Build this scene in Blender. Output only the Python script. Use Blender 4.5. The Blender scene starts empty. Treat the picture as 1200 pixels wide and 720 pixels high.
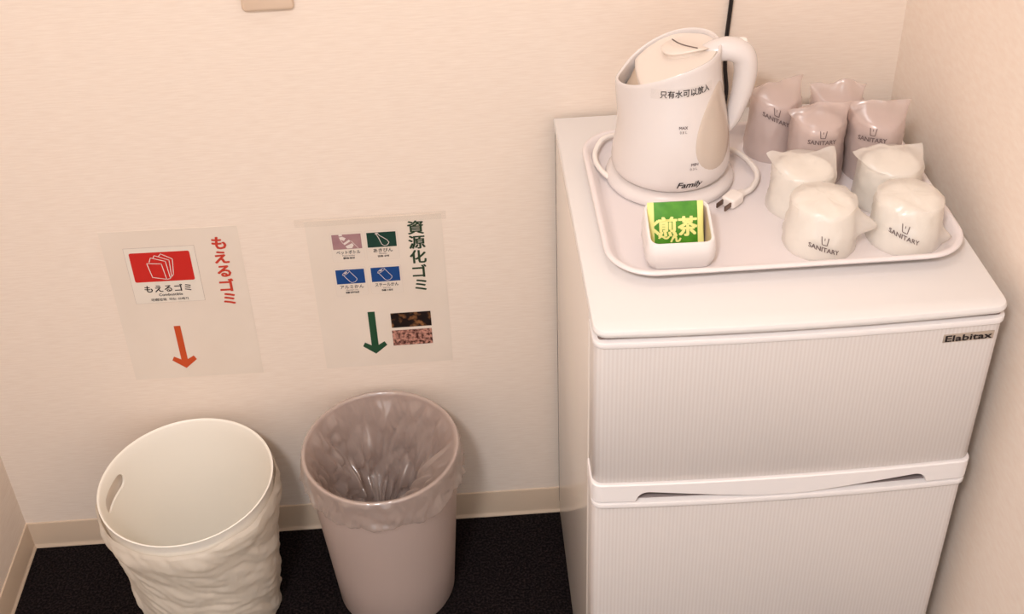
import bpy, math, random
from mathutils import Vector, Matrix, noise

random.seed(4)
PI = math.pi
SC = bpy.context.scene
COL = SC.collection

# ------------------------------------------------------------------ camera
CAM_POS = Vector((0.34099, -1.50471, 1.68687))
YAW, PITCH, ROLL, FPX, PY = 0.043779, 0.587152, -0.035653, 1382.03, 240.47
cam_d = bpy.data.cameras.new('camera')
cam = bpy.data.objects.new('camera', cam_d)
COL.objects.link(cam)
fw = Vector((math.sin(YAW) * math.cos(PITCH), math.cos(YAW) * math.cos(PITCH), -math.sin(PITCH)))
rt0 = Vector((math.cos(YAW), -math.sin(YAW), 0))
up0 = rt0.cross(fw)
rt = math.cos(ROLL) * rt0 + math.sin(ROLL) * up0
up = -math.sin(ROLL) * rt0 + math.cos(ROLL) * up0
M = Matrix((rt, up, -fw)).transposed().to_4x4()
M.translation = CAM_POS
cam.matrix_world = M
cam_d.sensor_fit = 'HORIZONTAL'
cam_d.sensor_width = 36.0
cam_d.lens = FPX * 36.0 / 1200.0
cam_d.shift_y = -(360.0 - PY) / 1200.0
cam_d.clip_start = 0.02
SC.camera = cam

# ------------------------------------------------------------------ light
world = bpy.data.worlds.new('world')
SC.world = world
world.use_nodes = True
bg = world.node_tree.nodes['Background']
bg.inputs['Color'].default_value = (0.985, 0.99, 1.01, 1)
bg.inputs['Strength'].default_value = 1.05

def area(name, loc, size, power, col, rot=(0, 0, 0), shape='DISK', size_y=None):
    d = bpy.data.lights.new(name, 'AREA')
    d.shape = shape
    d.size = size
    if size_y: d.size_y = size_y
    d.energy = power
    d.color = col
    o = bpy.data.objects.new(name, d)
    o.location = loc
    o.rotation_euler = rot
    COL.objects.link(o)
    return o
LAMPS = ((-0.05, -1.80, 33.0), (0.42, -0.42, 2.6))
for lx, ly, lw in LAMPS:
    area('ceiling_lamp_light', (lx, ly, 2.36), 0.26, lw, (0.975, 0.985, 1.02))

SC.view_settings.view_transform = 'Standard'
SC.view_settings.look = 'None'
SC.view_settings.gamma = 1.0
SC.view_settings.use_curve_mapping = False
SC.view_settings.exposure = -0.11

# ------------------------------------------------------------------ materials
def lin(c):
    return tuple(((v / 255.0) / 12.92 if v / 255.0 <= 0.04045 else ((v / 255.0 + 0.055) / 1.055) ** 2.4) for v in c)

def mat(name, rgb, rough=0.5, spec=0.5, metal=0.0, coat=0.0, sss=0.0):
    m = bpy.data.materials.new(name)
    m.use_nodes = True
    b = m.node_tree.nodes['Principled BSDF']
    b.inputs['Base Color'].default_value = (*lin(rgb), 1)
    b.inputs['Roughness'].default_value = rough
    b.inputs['Specular IOR Level'].default_value = spec
    b.inputs['Metallic'].default_value = metal
    b.inputs['Coat Weight'].default_value = coat
    return m

def nd(m, t, **kw):
    n = m.node_tree.nodes.new(t)
    for k, v in kw.items(): setattr(n, k, v)
    return n

def lk(m, a, b): m.node_tree.links.new(a, b)

def tex_coords(m, scale, rot=(0, 0, 0)):
    tc = nd(m, 'ShaderNodeTexCoord')
    mp = nd(m, 'ShaderNodeMapping')
    mp.inputs['Scale'].default_value = scale
    mp.inputs['Rotation'].default_value = rot
    lk(m, tc.outputs['Object'], mp.inputs['Vector'])
    return mp.outputs['Vector']

def add_noise(m, scale, rot=(0, 0, 0), detail=3.0, lo=None, hi=None, bump=0.0, dist=0.002, p0=0.3, p1=0.7, nscale=1.0):
    """procedural noise -> colour variation between lo and hi and/or a bump"""
    b = m.node_tree.nodes['Principled BSDF']
    v = tex_coords(m, scale, rot)
    n = nd(m, 'ShaderNodeTexNoise')
    n.inputs['Scale'].default_value = nscale
    n.inputs['Detail'].default_value = detail
    lk(m, v, n.inputs['Vector'])
    if lo is not None:
        r = nd(m, 'ShaderNodeValToRGB')
        r.color_ramp.elements[0].position = p0
        r.color_ramp.elements[1].position = p1
        r.color_ramp.elements[0].color = (*lin(lo), 1)
        r.color_ramp.elements[1].color = (*lin(hi), 1)
        lk(m, n.outputs['Fac'], r.inputs['Fac'])
        lk(m, r.outputs['Color'], b.inputs['Base Color'])
    if bump:
        bp = nd(m, 'ShaderNodeBump')
        bp.inputs['Strength'].default_value = bump
        bp.inputs['Distance'].default_value = dist
        lk(m, n.outputs['Fac'], bp.inputs['Height'])
        if b.inputs['Normal'].links:
            lk(m, b.inputs['Normal'].links[0].from_socket, bp.inputs['Normal'])
        lk(m, bp.outputs['Normal'], b.inputs['Normal'])
    return m

M_WALLB = add_noise(mat('wallpaper_ribbed', (238, 222, 200), 0.75, 0.25), (34, 34, 420), detail=2.0,
                    lo=(241, 223, 207), hi=(247, 231, 216), bump=0.16, dist=0.0012)
M_WALLL = add_noise(mat('wallpaper_left', (238, 222, 200), 0.75, 0.25), (34, 34, 420), detail=2.0,
                    lo=(241, 223, 207), hi=(247, 231, 216), bump=0.16, dist=0.0012)
M_WALLR = add_noise(mat('wallpaper_stucco', (236, 216, 194), 0.8, 0.25), (150, 60, 150), rot=(0.7, 0, 0), detail=3,
                    lo=(242, 224, 209), hi=(246, 231, 217), bump=0.2, dist=0.0018)
M_CEIL = mat('ceiling_paint', (238, 230, 218), 0.9)
M_FLOOR = add_noise(mat('carpet_dark', (45, 38, 36), 0.95, 0.1), (260, 260, 260), detail=4,
                    lo=(10, 7, 8), hi=(52, 42, 42), p0=.42, p1=.78, bump=0.8, dist=0.004)
M_BASE = mat('vinyl_baseboard', (214, 190, 166), 0.45, 0.4)
M_FRIDGE = add_noise(mat('fridge_enamel', (240, 232, 224), 0.16, 0.5), (400, 400, 400), bump=0.02, dist=0.0003)
M_FTOP = add_noise(mat('fridge_top_plastic', (230, 225, 222), 0.32, 0.4), (300, 300, 300), bump=0.03, dist=0.0003)
M_DOOR = mat('fridge_door_ribbed', (238, 230, 222), 0.3, 0.5)
def ribs(m, lo, hi, scale, bump):
    """fine upright ribs as in a brushed, printed steel skin"""
    b = m.node_tree.nodes['Principled BSDF']
    w = nd(m, 'ShaderNodeTexWave', wave_type='BANDS', bands_direction='X')
    w.inputs['Scale'].default_value = scale
    w.inputs['Distortion'].default_value = 1.6
    w.inputs['Detail'].default_value = 2.0
    w.inputs['Detail Scale'].default_value = 1.5
    lk(m, tex_coords(m, (1, 1, 0.05)), w.inputs['Vector'])
    r = nd(m, 'ShaderNodeValToRGB')
    r.color_ramp.elements[0].color = (*lin(lo), 1)
    r.color_ramp.elements[1].color = (*lin(hi), 1)
    lk(m, w.outputs['Fac'], r.inputs['Fac'])
    lk(m, r.outputs['Color'], b.inputs['Base Color'])
    bp = nd(m, 'ShaderNodeBump')
    bp.inputs['Strength'].default_value = bump
    bp.inputs['Distance'].default_value = 0.0006
    lk(m, w.outputs['Fac'], bp.inputs['Height'])
    lk(m, bp.outputs['Normal'], b.inputs['Normal'])
ribs(M_DOOR, (210, 201, 196), (217, 210, 206), 66.0, 0.06)
M_TRIM = mat('fridge_trim', (242, 236, 234), 0.28, 0.5)
M_RECSHADE = mat('fridge_recess_shade', (138, 126, 124), 0.6)  # shade inside the door grip, put into the colour as grey
M_GASKET = mat('fridge_gasket', (120, 104, 98), 0.8)
M_GAPSHADE = mat('fridge_gap_shade', (70, 58, 54), 0.6)  # dark tone painted for the shadowed gap behind the cabinet
M_BADGE = mat('badge_metal', (196, 184, 172), 0.35, 0.5, 0.6)
M_INK = mat('ink_black', (48, 40, 40), 0.7, 0.2)
M_INKG = mat('ink_grey', (112, 98, 98), 0.7, 0.2)
M_TRAY = mat('tray_melamine', (232, 222, 220), 0.3, 0.5)
M_KET = mat('kettle_plastic', (226, 217, 213), 0.22, 0.5)
M_KETLID = mat('kettle_lid_plastic', (234, 221, 210), 0.35, 0.4)
M_KETIN = mat('kettle_inside', (206, 186, 166), 0.5)
M_GAUGE = mat('kettle_gauge_smoke', (206, 190, 176), 0.2, 0.5)
M_STICK = mat('kettle_sticker', (247, 240, 234), 0.12, 0.6)
M_CORDW = mat('cord_white', (242, 232, 224), 0.4)
M_CORDB = mat('cord_black', (26, 18, 18), 0.5)
M_METAL = mat('plug_blade', (120, 100, 88), 0.3, 0.5, 1.0)
M_CERAM = mat('holder_ceramic', (232, 224, 220), 0.2, 0.5)
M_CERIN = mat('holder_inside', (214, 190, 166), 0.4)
M_GREEN = add_noise(mat('tea_green', (70, 140, 30), 0.35, 0.5), (60, 60, 60), lo=(62, 134, 28), hi=(84, 152, 40), p0=.35, p1=.65)
M_TEAY = mat('tea_yellow', (244, 240, 150), 0.4)
M_BINW = mat('bin_white_plastic', (251, 244, 232), 0.35, 0.4)
M_BING = add_noise(mat('bin_grey_plastic', (194, 173, 164), 0.42, 0.4), (300, 300, 300), bump=0.05, dist=0.0004)
M_PAPER = add_noise(mat('poster_paper', (232, 216, 201), 0.45, 0.35), (9, 9, 9), lo=(235, 219, 203), hi=(240, 225, 210), bump=0.04, dist=0.004)
M_CARD = mat('card_white', (238, 226, 212), 0.5)
M_EDGE = mat('card_outline', (196, 178, 166), 0.6)
M_CARDB = mat('card_soft_white', (236, 221, 206), 0.5)
M_EDGEB = mat('card_soft_outline', (228, 211, 196), 0.6)
M_RED = mat('print_red', (206, 36, 28), 0.5)
M_REDT = mat('print_red_letter', (204, 62, 42), 0.5)
M_ORANGE = mat('print_orange', (206, 78, 30), 0.5)
M_DGREEN = mat('print_green', (30, 74, 48), 0.5)
M_LGREEN = mat('print_letter_green', (40, 62, 40), 0.5)
M_MAUVE = add_noise(mat('print_mauve', (170, 128, 132), 0.5), (40, 40, 40), lo=(160, 118, 126), hi=(178, 138, 136))
M_BGREEN = mat('print_bottle_green', (24, 62, 50), 0.5)
M_BLUE = mat('print_blue', (22, 70, 134), 0.5)
M_LINE = mat('print_white_line', (236, 222, 214), 0.5)
M_PLATE = mat('plate_beige', (226, 200, 176), 0.45)
M_TUMB = mat('tumbler_smoke', (214, 196, 190), 0.3)
M_CUPW = mat('cup_white', (253, 248, 240), 0.35)
M_PH1 = add_noise(mat('photo_dark', (40, 20, 16), 0.4), (1, 1, 1), lo=(22, 10, 10), hi=(190, 130, 80), p0=.5, p1=.8, nscale=70, detail=4)
M_PH2 = add_noise(mat('photo_twigs', (150, 90, 70), 0.4), (1, 1, 1), lo=(70, 26, 22), hi=(206, 150, 132), p0=.36, p1=.62, nscale=210, detail=2)

def film(name, rgb, clear, trans=0.5, rough=0.25, gloss=0.12, crinkle=0.0, scale=45.0):
    """thin plastic film: part clear, part milky (reflecting and transmitting), with a sheen"""
    m = bpy.data.materials.new(name)
    m.use_nodes = True
    nt = m.node_tree
    nt.nodes.clear()
    out = nt.nodes.new('ShaderNodeOutputMaterial')
    tr = nt.nodes.new('ShaderNodeBsdfTransparent')
    df = nt.nodes.new('ShaderNodeBsdfDiffuse')
    tl = nt.nodes.new('ShaderNodeBsdfTranslucent')
    gl = nt.nodes.new('ShaderNodeBsdfGlossy')
    df.inputs['Color'].default_value = (*lin(rgb), 1)
    tl.inputs['Color'].default_value = (*lin(rgb), 1)
    gl.inputs['Roughness'].default_value = rough
    m1 = nt.nodes.new('ShaderNodeMixShader'); m1.inputs[0].default_value = trans
    m2 = nt.nodes.new('ShaderNodeMixShader'); m2.inputs[0].default_value = gloss
    m3 = nt.nodes.new('ShaderNodeMixShader'); m3.inputs[0].default_value = clear
    nt.links.new(df.outputs[0], m1.inputs[1]); nt.links.new(tl.outputs[0], m1.inputs[2])
    nt.links.new(m1.outputs[0], m2.inputs[1]); nt.links.new(gl.outputs[0], m2.inputs[2])
    nt.links.new(m2.outputs[0], m3.inputs[1]); nt.links.new(tr.outputs[0], m3.inputs[2])
    nt.links.new(m3.outputs[0], out.inputs['Surface'])
    if crinkle:
        v = tex_coords(m, (1, 1, 1), (0.5, 0.3, 0.2))
        n = nt.nodes.new('ShaderNodeTexVoronoi'); n.feature = 'SMOOTH_F1'; n.inputs['Scale'].default_value = scale
        d = nt.nodes.new('ShaderNodeTexNoise'); d.inputs['Scale'].default_value = scale * 0.8; d.inputs['Detail'].default_value = 3.0
        mx = nt.nodes.new('ShaderNodeVectorMath'); mx.operation = 'MULTIPLY_ADD'
        mx.inputs[1].default_value = (0.02, 0.02, 0.02)
        nt.links.new(v, d.inputs['Vector']); nt.links.new(d.outputs['Color'], mx.inputs[0]); nt.links.new(v, mx.inputs[2])
        nt.links.new(mx.outputs[0], n.inputs['Vector'])
        bp = nt.nodes.new('ShaderNodeBump'); bp.inputs['Strength'].default_value = crinkle; bp.inputs['Distance'].default_value = 0.006
        nt.links.new(n.outputs['Distance'], bp.inputs['Height'])
        for b in (df, tl, gl): nt.links.new(bp.outputs['Normal'], b.inputs['Normal'])
    return m
M_BAG = film('bag_film', (252, 246, 239), 0.42, gloss=0.18, crinkle=0.55)
M_BAGT = film('bag_film_tumbler', (238, 222, 216), 0.42, crinkle=0.45, scale=38)
M_LINER = film('liner_film', (240, 224, 214), 0.50, gloss=0.30, rough=0.18, crinkle=0.45, scale=26)
M_LINERW = film('liner_milky', (249, 239, 225), 0.12, trans=0.35, gloss=0.08, rough=0.35, crinkle=0.35, scale=24)
M_TAPE = film('clear_tape', (244, 232, 216), 0.90, gloss=0.3)

# ------------------------------------------------------------------ mesh helpers
def mk(name, V, F, m, parent=None, loc=None, smooth=True, angle=38, label=None):
    me = bpy.data.meshes.new(name)
    me.from_pydata([tuple(v) for v in V], [], F)
    me.update()
    if smooth:
        me.shade_smooth()
        me.set_sharp_from_angle(angle=math.radians(angle))
    me.materials.append(m)
    o = bpy.data.objects.new(name, me)
    COL.objects.link(o)
    if parent: o.parent = parent
    if loc: o.location = loc
    if label: o['label'] = label
    return o

def thing(name, label, cat, loc=(0, 0, 0), rotz=0.0, group=None):
    o = bpy.data.objects.new(name, None)
    COL.objects.link(o)
    o.location = loc
    o.rotation_euler = (0, 0, rotz)
    o.empty_display_size = 0.03
    o['label'] = label
    o['category'] = cat
    if group: o['group'] = group
    return o

def tag(o, label, cat, group=None):
    o['label'] = label; o['category'] = cat
    if group: o['group'] = group
    return o

def structure(o):
    o['kind'] = 'structure'
    return o

def box(x0, x1, y0, y1, z0, z1):
    V = [(x, y, z) for z in (z0, z1) for y in (y0, y1) for x in (x0, x1)]
    F = [(0, 2, 3, 1), (4, 5, 7, 6), (0, 1, 5, 4), (2, 6, 7, 3), (0, 4, 6, 2), (1, 3, 7, 5)]
    return V, F

def rrect(w, d, r, n=6):
    """rounded rectangle loop centred on the origin, counter-clockwise"""
    r = max(min(r, w / 2 - 1e-5, d / 2 - 1e-5), 1e-5)
    P = []
    for cx, cy, a0 in ((w / 2 - r, d / 2 - r, 0), (-w / 2 + r, d / 2 - r, PI / 2), (-w / 2 + r, -d / 2 + r, PI), (w / 2 - r, -d / 2 + r, 1.5 * PI)):
        for k in range(n + 1):
            a = a0 + k / n * PI / 2
            P.append((cx + r * math.cos(a), cy + r * math.sin(a)))
    return P

def loft(loops, cap0=True, cap1=True, closed=True):
    """skin a stack of equal-length loops of 3D points"""
    V, F = [], []
    n = len(loops[0])
    for L in loops: V += [tuple(p) for p in L]
    m = n if closed else n - 1
    for i in range(len(loops) - 1):
        for j in range(m):
            a, b = i * n + j, i * n + (j + 1) % n
            F.append((a, b, b + n, a + n))
    if cap0: F.append(tuple(reversed(range(n))))
    if cap1: F.append(tuple(range((len(loops) - 1) * n, len(loops) * n)))
    return V, F

def rslab(w, d, z0, z1, r, bev=0.002, n=6, bevbot=True):
    L = []
    if bevbot:
        for k in range(4):
            a = k / 3 * PI / 2
            i = bev * (1 - math.sin(a)); L.append([(x, y, z0 + bev * (1 - math.cos(a))) for x, y in rrect(w - 2 * i, d - 2 * i, r - i, n)])
    else:
        L.append([(x, y, z0) for x, y in rrect(w, d, r, n)])
    for k in range(5):
        a = k / 4 * PI / 2
        i = bev * (1 - math.cos(a)); L.append([(x, y, z1 - bev + bev * math.sin(a)) for x, y in rrect(w - 2 * i, d - 2 * i, r - i, n)])
    return loft(L)

def lathe(prof, n=64, cap0=True, cap1=True):
    L = [[(r * math.cos(2 * PI * j / n), r * math.sin(2 * PI * j / n), z) for j in range(n)] for r, z in prof]
    return loft(L, cap0, cap1)

def spline(P, k=8):
    P = [Vector(p) for p in P]
    out = []
    Q = [2 * P[0] - P[1]] + P + [2 * P[-1] - P[-2]]
    for i in range(1, len(Q) - 2):
        a, b, c, d = Q[i - 1], Q[i], Q[i + 1], Q[i + 2]
        for s in range(k):
            t = s / k
            out.append(0.5 * ((2 * b) + (c - a) * t + (2 * a - 5 * b + 4 * c - d) * t * t + (3 * b - a - 3 * c + d) * t ** 3))
    out.append(P[-1])
    return out

def tube(path, rad, n=10, side=None, ell=1.0):
    """tube along a list of points; rad a number or a function of 0..1; ell = widening along the side vector"""
    L = []
    N = len(path)
    prev = None
    for i, p in enumerate(path):
        t = (path[min(i + 1, N - 1)] - path[max(i - 1, 0)]).normalized()
        if side is not None:
            s = Vector(side)
        else:
            s = prev if prev is not None else (Vector((0, 0, 1)) if abs(t.z) < 0.9 else Vector((1, 0, 0)))
        s = (s - t * s.dot(t)).normalized()
        prev = s
        u = t.cross(s)
        r = rad(i / (N - 1)) if callable(rad) else rad
        L.append([p + s * (r * ell * math.cos(2 * PI * j / n)) + u * (r * math.sin(2 * PI * j / n)) for j in range(n)])
    return loft(L)

def join(*parts):
    V, F = [], []
    for v, f in parts:
        o = len(V)
        V += [tuple(p) for p in v]
        F += [tuple(i + o for i in g) for g in f]
    return V, F

def shift(vf, dx=0, dy=0, dz=0):
    return [(p[0] + dx, p[1] + dy, p[2] + dz) for p in vf[0]], vf[1]

def text_geo(s, size, bold=0.0, fit=None, shear=0.0):
    """lettering with the built-in font as flat faces in XY, centred on the origin; fit = width to stretch to"""
    c = bpy.data.curves.new('lettering', 'FONT')
    c.body = s; c.size = size; c.resolution_u = 2; c.shear = shear
    c.align_x = 'CENTER'; c.align_y = 'CENTER'
    o = bpy.data.objects.new('lettering', c)
    COL.objects.link(o)
    bpy.context.view_layer.update()
    me = bpy.data.meshes.new_from_object(o.evaluated_get(bpy.context.evaluated_depsgraph_get()))
    V = [tuple(v.co) for v in me.vertices]
    F = [tuple(p.vertices) for p in me.polygons]
    bpy.data.objects.remove(o); bpy.data.curves.remove(c); bpy.data.meshes.remove(me)
    xs = [v[0] for v in V]; ys = [v[1] for v in V]
    cx, cy = (min(xs) + max(xs)) / 2, (min(ys) + max(ys)) / 2
    k = (fit / (max(xs) - min(xs))) if fit else 1.0
    one = [((v[0] - cx) * k, v[1] - cy, 0) for v in V]
    if not bold: return one, F
    d = bold * 0.7
    return join(*[([(x + ox, y + oy, i * 3e-5) for x, y, z in one], F) for i, (ox, oy) in enumerate(((-bold, 0), (bold, 0), (d, d), (-d, -d), (d, -d), (-d, d)))])

def smooth01(a, b, x):
    t = max(0.0, min(1.0, (x - a) / (b - a)))
    return t * t * (3 - 2 * t)

def nz(x, y, z): return noise.noise(Vector((x, y, z)))

# ------------------------------------------------------------------ the room
XL, XR, YF, ZC = -0.4888, 0.9741, -2.6, 2.4
structure(mk('floor', *box(XL - 0.1, XR + 0.1, YF, 0.1, -0.05, 0.0), M_FLOOR, smooth=False))
structure(mk('wall_back', *box(XL - 0.1, XR + 0.1, 0.0, 0.1, 0.0, ZC), M_WALLB, smooth=False))
structure(mk('wall_left', *box(XL - 0.1, XL, YF, 0.0, 0.0, ZC), M_WALLL, smooth=False))
structure(mk('wall_right', *box(XR, XR + 0.1, YF, 0.0, 0.0, ZC), M_WALLR, smooth=False))
structure(mk('ceiling', *box(XL - 0.1, XR + 0.1, YF, 0.1, ZC, ZC + 0.05), M_CEIL, smooth=False))

def baseboard(name, a, b, inward):
    """vinyl skirting profile swept from a to b: thin face, rounded top, small flared toe"""
    a, b, n = Vector(a), Vector(b), Vector(inward)
    prof = [(0, 0), (0.0065, 0), (0.0062, 0.0022), (0.0036, 0.0055), (0.0030, 0.009), (0.0030, 0.0575), (0.0022, 0.0598), (0.0, 0.0604)]
    V = [p + n * d + Vector((0, 0, z)) for p in (a, b) for d, z in prof]
    k = len(prof)
    F = [(i, i + 1, k + i + 1, k + i) for i in range(k - 1)] + [tuple(range(k)), tuple(reversed(range(k, 2 * k)))]
    return structure(mk(name, V, F, M_BASE, angle=30))
baseboard('baseboard_back', (XL, 0, 0), (XR, 0, 0), (0, -1, 0))
baseboard('baseboard_left', (XL, 0, 0), (XL, YF, 0), (1, 0, 0))
baseboard('baseboard_right', (XR, 0, 0), (XR, YF, 0), (-1, 0, 0))

# ceiling lamp (above the picture), the room's own light
for (lx, ly, lw), lab in zip(LAMPS, ('round white flush lamp on the ceiling far out in front of the bins', 'round white flush lamp on the ceiling above the refrigerator')):
    lamp = thing('ceiling_lamp', lab, 'lamp', (lx, ly, 2.4), group='ceiling lamps')
    mk('lamp_rim', *lathe([(0.135, 0), (0.15, -0.006), (0.15, -0.03), (0.142, -0.036), (0.132, -0.03), (0.130, -0.004)], 48, False, False), M_TRIM, lamp)

# ------------------------------------------------------------------ refrigerator
FX, W, D, H = 0.4709, 0.4738, 0.4993, 0.8382
XC = FX + W / 2
fr = thing('refrigerator', 'cream white two-door mini refrigerator in the corner by the right wall', 'refrigerator', (XC, 0, 0))
# cabinet
cab = rslab(W - 0.004, 0.417, 0.03, 0.8285, 0.006, 0.002)
mk('cabinet', *shift(cab, 0, -0.020 - 0.2085, 0), M_FRIDGE, fr)
mk('gap_shade_panel', *shift(rslab(W - 0.005, 0.012, 0.04, 0.826, 0.003, 0.001), 0, -0.015, 0), M_GAPSHADE, fr, label='dark panel added for the shadow line between cabinet and wall')  # added behind the cabinet to darken the gap into a shadow line
gas = rslab(W - 0.026, 0.016, 0.05, 0.815, 0.004, 0.002)
mk('door_gasket', *shift(gas, 0, -0.445, 0), M_GASKET, fr)
mk('seam_strip', *shift(rslab(W - 0.012, 0.058, 0.8222, 0.8285, 0.004, 0.0005), 0, -0.462, 0), M_GASKET, fr, label='dark seam under the top panel')
# top slab with bowed front
BOW = 0.006
def front_outline(w, y0, yb, r=0.012, inset=0.0):
    """plan outline of a door: straight back at y0, bowed front at yb with rounded corners"""
    hw = w / 2 - inset
    P = [(hw, y0), ]
    yf = yb + inset
    for k in range(7):                                    # right front corner
        a = k / 6 * PI / 2
        P.append((hw - r + r * math.cos(a), yf + r - r * math.sin(a)))
    xs = [hw - r - (2 * hw - 2 * r) * i / 28 for i in range(1, 28)]
    for x in xs:
        P.append((x, yf - BOW * (1 - (x / (hw - r)) ** 2)))
    for k in range(7):
        a = k / 6 * PI / 2
        P.append((-hw + r - r * math.sin(a), yf + r - r * math.cos(a)))
    P.append((-hw, y0))
    return P                                              # clockwise seen from above
def outl(z, w, y0, yb, r=0.012, inset=0.0):
    return [(x, y, z) for x, y in reversed(front_outline(w, y0, yb, r, inset))]
def prism(z0, z1, w, y0, yb, r=0.012, bev=0.002):
    L = []
    for i, z in ((bev, z0), (bev * 0.3, z0 + bev * 0.3), (0, z0 + bev), (0, z1 - bev), (bev * 0.3, z1 - bev * 0.3), (bev, z1)):
        L.append(outl(z, w, y0 - i, yb, r, i))
    return loft(L)
mk('top_panel', *prism(0.8285, H + 0.002, W, -0.010, -D, 0.016, 0.0045), M_FTOP, fr)
# freezer door
fd = mk('freezer_door', *prism(0.596, 0.8135, W - 0.003, -0.452, -D + 0.004, 0.013, 0.001), M_DOOR, fr)
mk('door_cap', *prism(0.8135, 0.8222, W, -0.452, -D + 0.0015, 0.013, 0.0012), M_TRIM, fd)
mk('handle_recess', *prism(0.5668, 0.596, W - 0.02, -0.452, -D + 0.032, 0.010, 0.0005), M_RECSHADE, fd, label='hollow behind the door grip, its shade painted grey')
# grip strip with two notches cut out of its lower edge
def notch(x):
    s = abs(x)
    if s < 0.030: return 0.0
    if s > 0.182: return 0.0
    h = 0.0160 * ((s - 0.030) / 0.140)
    if s > 0.164: h *= math.sqrt(max(0.0, 1 - ((s - 0.164) / 0.018) ** 2))
    return h
out = []
base = front_outline(W + 0.001, -0.452, -D, 0.013)
dense = []
for i in range(len(base) - 1):
    a, b = Vector(base[i]), Vector(base[i + 1])
    k = 10 if abs(a.x) < 0.215 else 1
    dense += [a.lerp(b, j / k) for j in range(k)]
dense.append(Vector(base[-1]))
inner = []
for p in dense:
    hw = (W + 0.001) / 2
    inner.append(Vector((p.x * (hw - 0.010) / hw, max(p.y, -D - BOW) + 0.010 if p.y < -0.46 else p.y)))
Z0, Z1 = 0.5668, 0.5955
loops = [[(p.x, p.y, Z0 + notch(p.x)) for p in dense], [(p.x, p.y, Z1 - 0.0015) for p in dense],
         [(p.x * 0.997, p.y + 0.0012, Z1) for p in dense], [(p.x, p.y, Z1) for p in inner], [(p.x, p.y, Z0 + notch(p.x)) for p in inner], [(p.x, p.y, Z0 + notch(p.x)) for p in dense]]
loops = [list(reversed(l)) for l in loops]
mk('grip_strip', *loft(loops, False, False, closed=False), M_TRIM, fd, angle=30)
# refrigerator door
rd = mk('main_door', *prism(0.045, 0.5545, W - 0.003, -0.452, -D + 0.004, 0.013, 0.001), M_DOOR, fr)
mk('door_cap', *prism(0.5545, 0.5632, W, -0.452, -D, 0.013, 0.0012), M_TRIM, rd)
mk('grip_shade', *prism(0.5628, 0.5646, W - 0.004, -0.452, -D + 0.0085, 0.010, 0.0004), M_RECSHADE, rd, label='grey slab added as painted shade under the door grip')  # thin slab on the lower door, coloured as the shade seen through the notches
mk('plinth', *shift(rslab(W - 0.03, 0.40, 0.004, 0.032, 0.004, 0.001), 0, -0.24, 0), M_GASKET, fr)
for sx in (-1, 1):
    for y in (-0.40, -0.06):
        mk('foot', *shift(lathe([(0.016, 0), (0.017, 0.003), (0.014, 0.006)], 20), sx * 0.19, y, 0), M_GASKET, fr)
# badge
def bow_y(x): return -D + 0.004 - BOW * (1 - (x / (W / 2 - 0.013)) ** 2)
bx, bz = 0.903 - XC, 0.7975
bd = mk('badge', *shift(rslab(0.060, 0.0013, -0.0058, 0.0058, 0.0004, 0.0004), 0, 0, 0), M_BADGE, fr)
bd.location = (bx, bow_y(bx) - 0.0004, bz)
bd.rotation_euler = (0, 0, math.atan(2 * BOW * bx / (W / 2 - 0.013) ** 2))
V, F = text_geo('Elabitax', 0.0125, 0.0004, fit=0.055)
mk('lettering', [(x, -0.0009 - z, y) for x, y, z in V], F, M_INK, bd, smooth=False)

# ------------------------------------------------------------------ tray
TX0, TX1, TY0, TY1, TZ = 0.4985, 0.9330, -0.4240, -0.0860, H + 0.002
TC = ((TX0 + TX1) / 2, (TY0 + TY1) / 2)
tw, td = TX1 - TX0, TY1 - TY0
tr_prof = [(0.030, 0.0), (0.020, 0.0008), (0.0125, 0.006), (0.006, 0.0135), (0.0012, 0.0155), (0.0, 0.0172), (0.0006, 0.0190), (0.003, 0.0200), (0.0062, 0.0196), (0.0085, 0.0175), (0.0145, 0.0095), (0.020, 0.0045), (0.028, 0.0032)]
L = [[(x, y, z) for x, y in rrect(tw - 2 * i, td - 2 * i, 0.058 - i * 0.8, 12)] for i, z in tr_prof]
tray = mk('serving_tray', *loft(L), M_TRAY, loc=(TC[0], TC[1], TZ), angle=60)
tag(tray, 'white rounded rectangular tray with raised rim on the refrigerator', 'tray')
TF = TZ + 0.0032 + 0.0004                                   # height of the tray's floor

# ------------------------------------------------------------------ kettle
KX, KY = 0.609, -0.190
base = thing('kettle_power_base', 'round white power base under the kettle with white cord and plug', 'kettle base', (KX, KY, TF))
mk('base_disc', *lathe([(0.080, 0), (0.0835, 0.002), (0.0845, 0.006), (0.083, 0.010), (0.076, 0.0145), (0.068, 0.0165)], 72), M_KET, base)
cordp = spline([(-0.079, -0.010, 0.006), (-0.088, 0.006, 0.008), (-0.094, 0.030, 0.009), (-0.091, 0.055, 0.012), (-0.074, 0.078, 0.018), (-0.035, 0.092, 0.012), (0.02, 0.094, 0.008), (0.06, 0.080, 0.0065), (0.088, 0.050, 0.007), (0.105, 0.018, 0.010), (0.113, -0.020, 0.008), (0.100, -0.050, 0.006), (0.082, -0.066, 0.0065)], 8)
mk('cord', *tube(cordp, 0.0038, 10), M_CORDW, base)
plug = mk('plug', *rslab(0.026, 0.020, 0.0, 0.014, 0.005, 0.003), M_CORDW, base, loc=(0.068, -0.077, 0.0006))
plug.rotation_euler = (0, 0, 0.75)
for s in (-1, 1):
    mk('blade', *box(-0.026, -0.012, s * 0.006 - 0.0009, s * 0.006 + 0.0009, 0.004, 0.0105), M_METAL, plug, smooth=False, label='dark metal plug blade')
mk('strain_relief', *tube([Vector((0.012, 0, 0.007)), Vector((0.022, 0, 0.0065))], lambda t: 0.006 - 0.0015 * t, 10), M_CORDW, plug)

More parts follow.
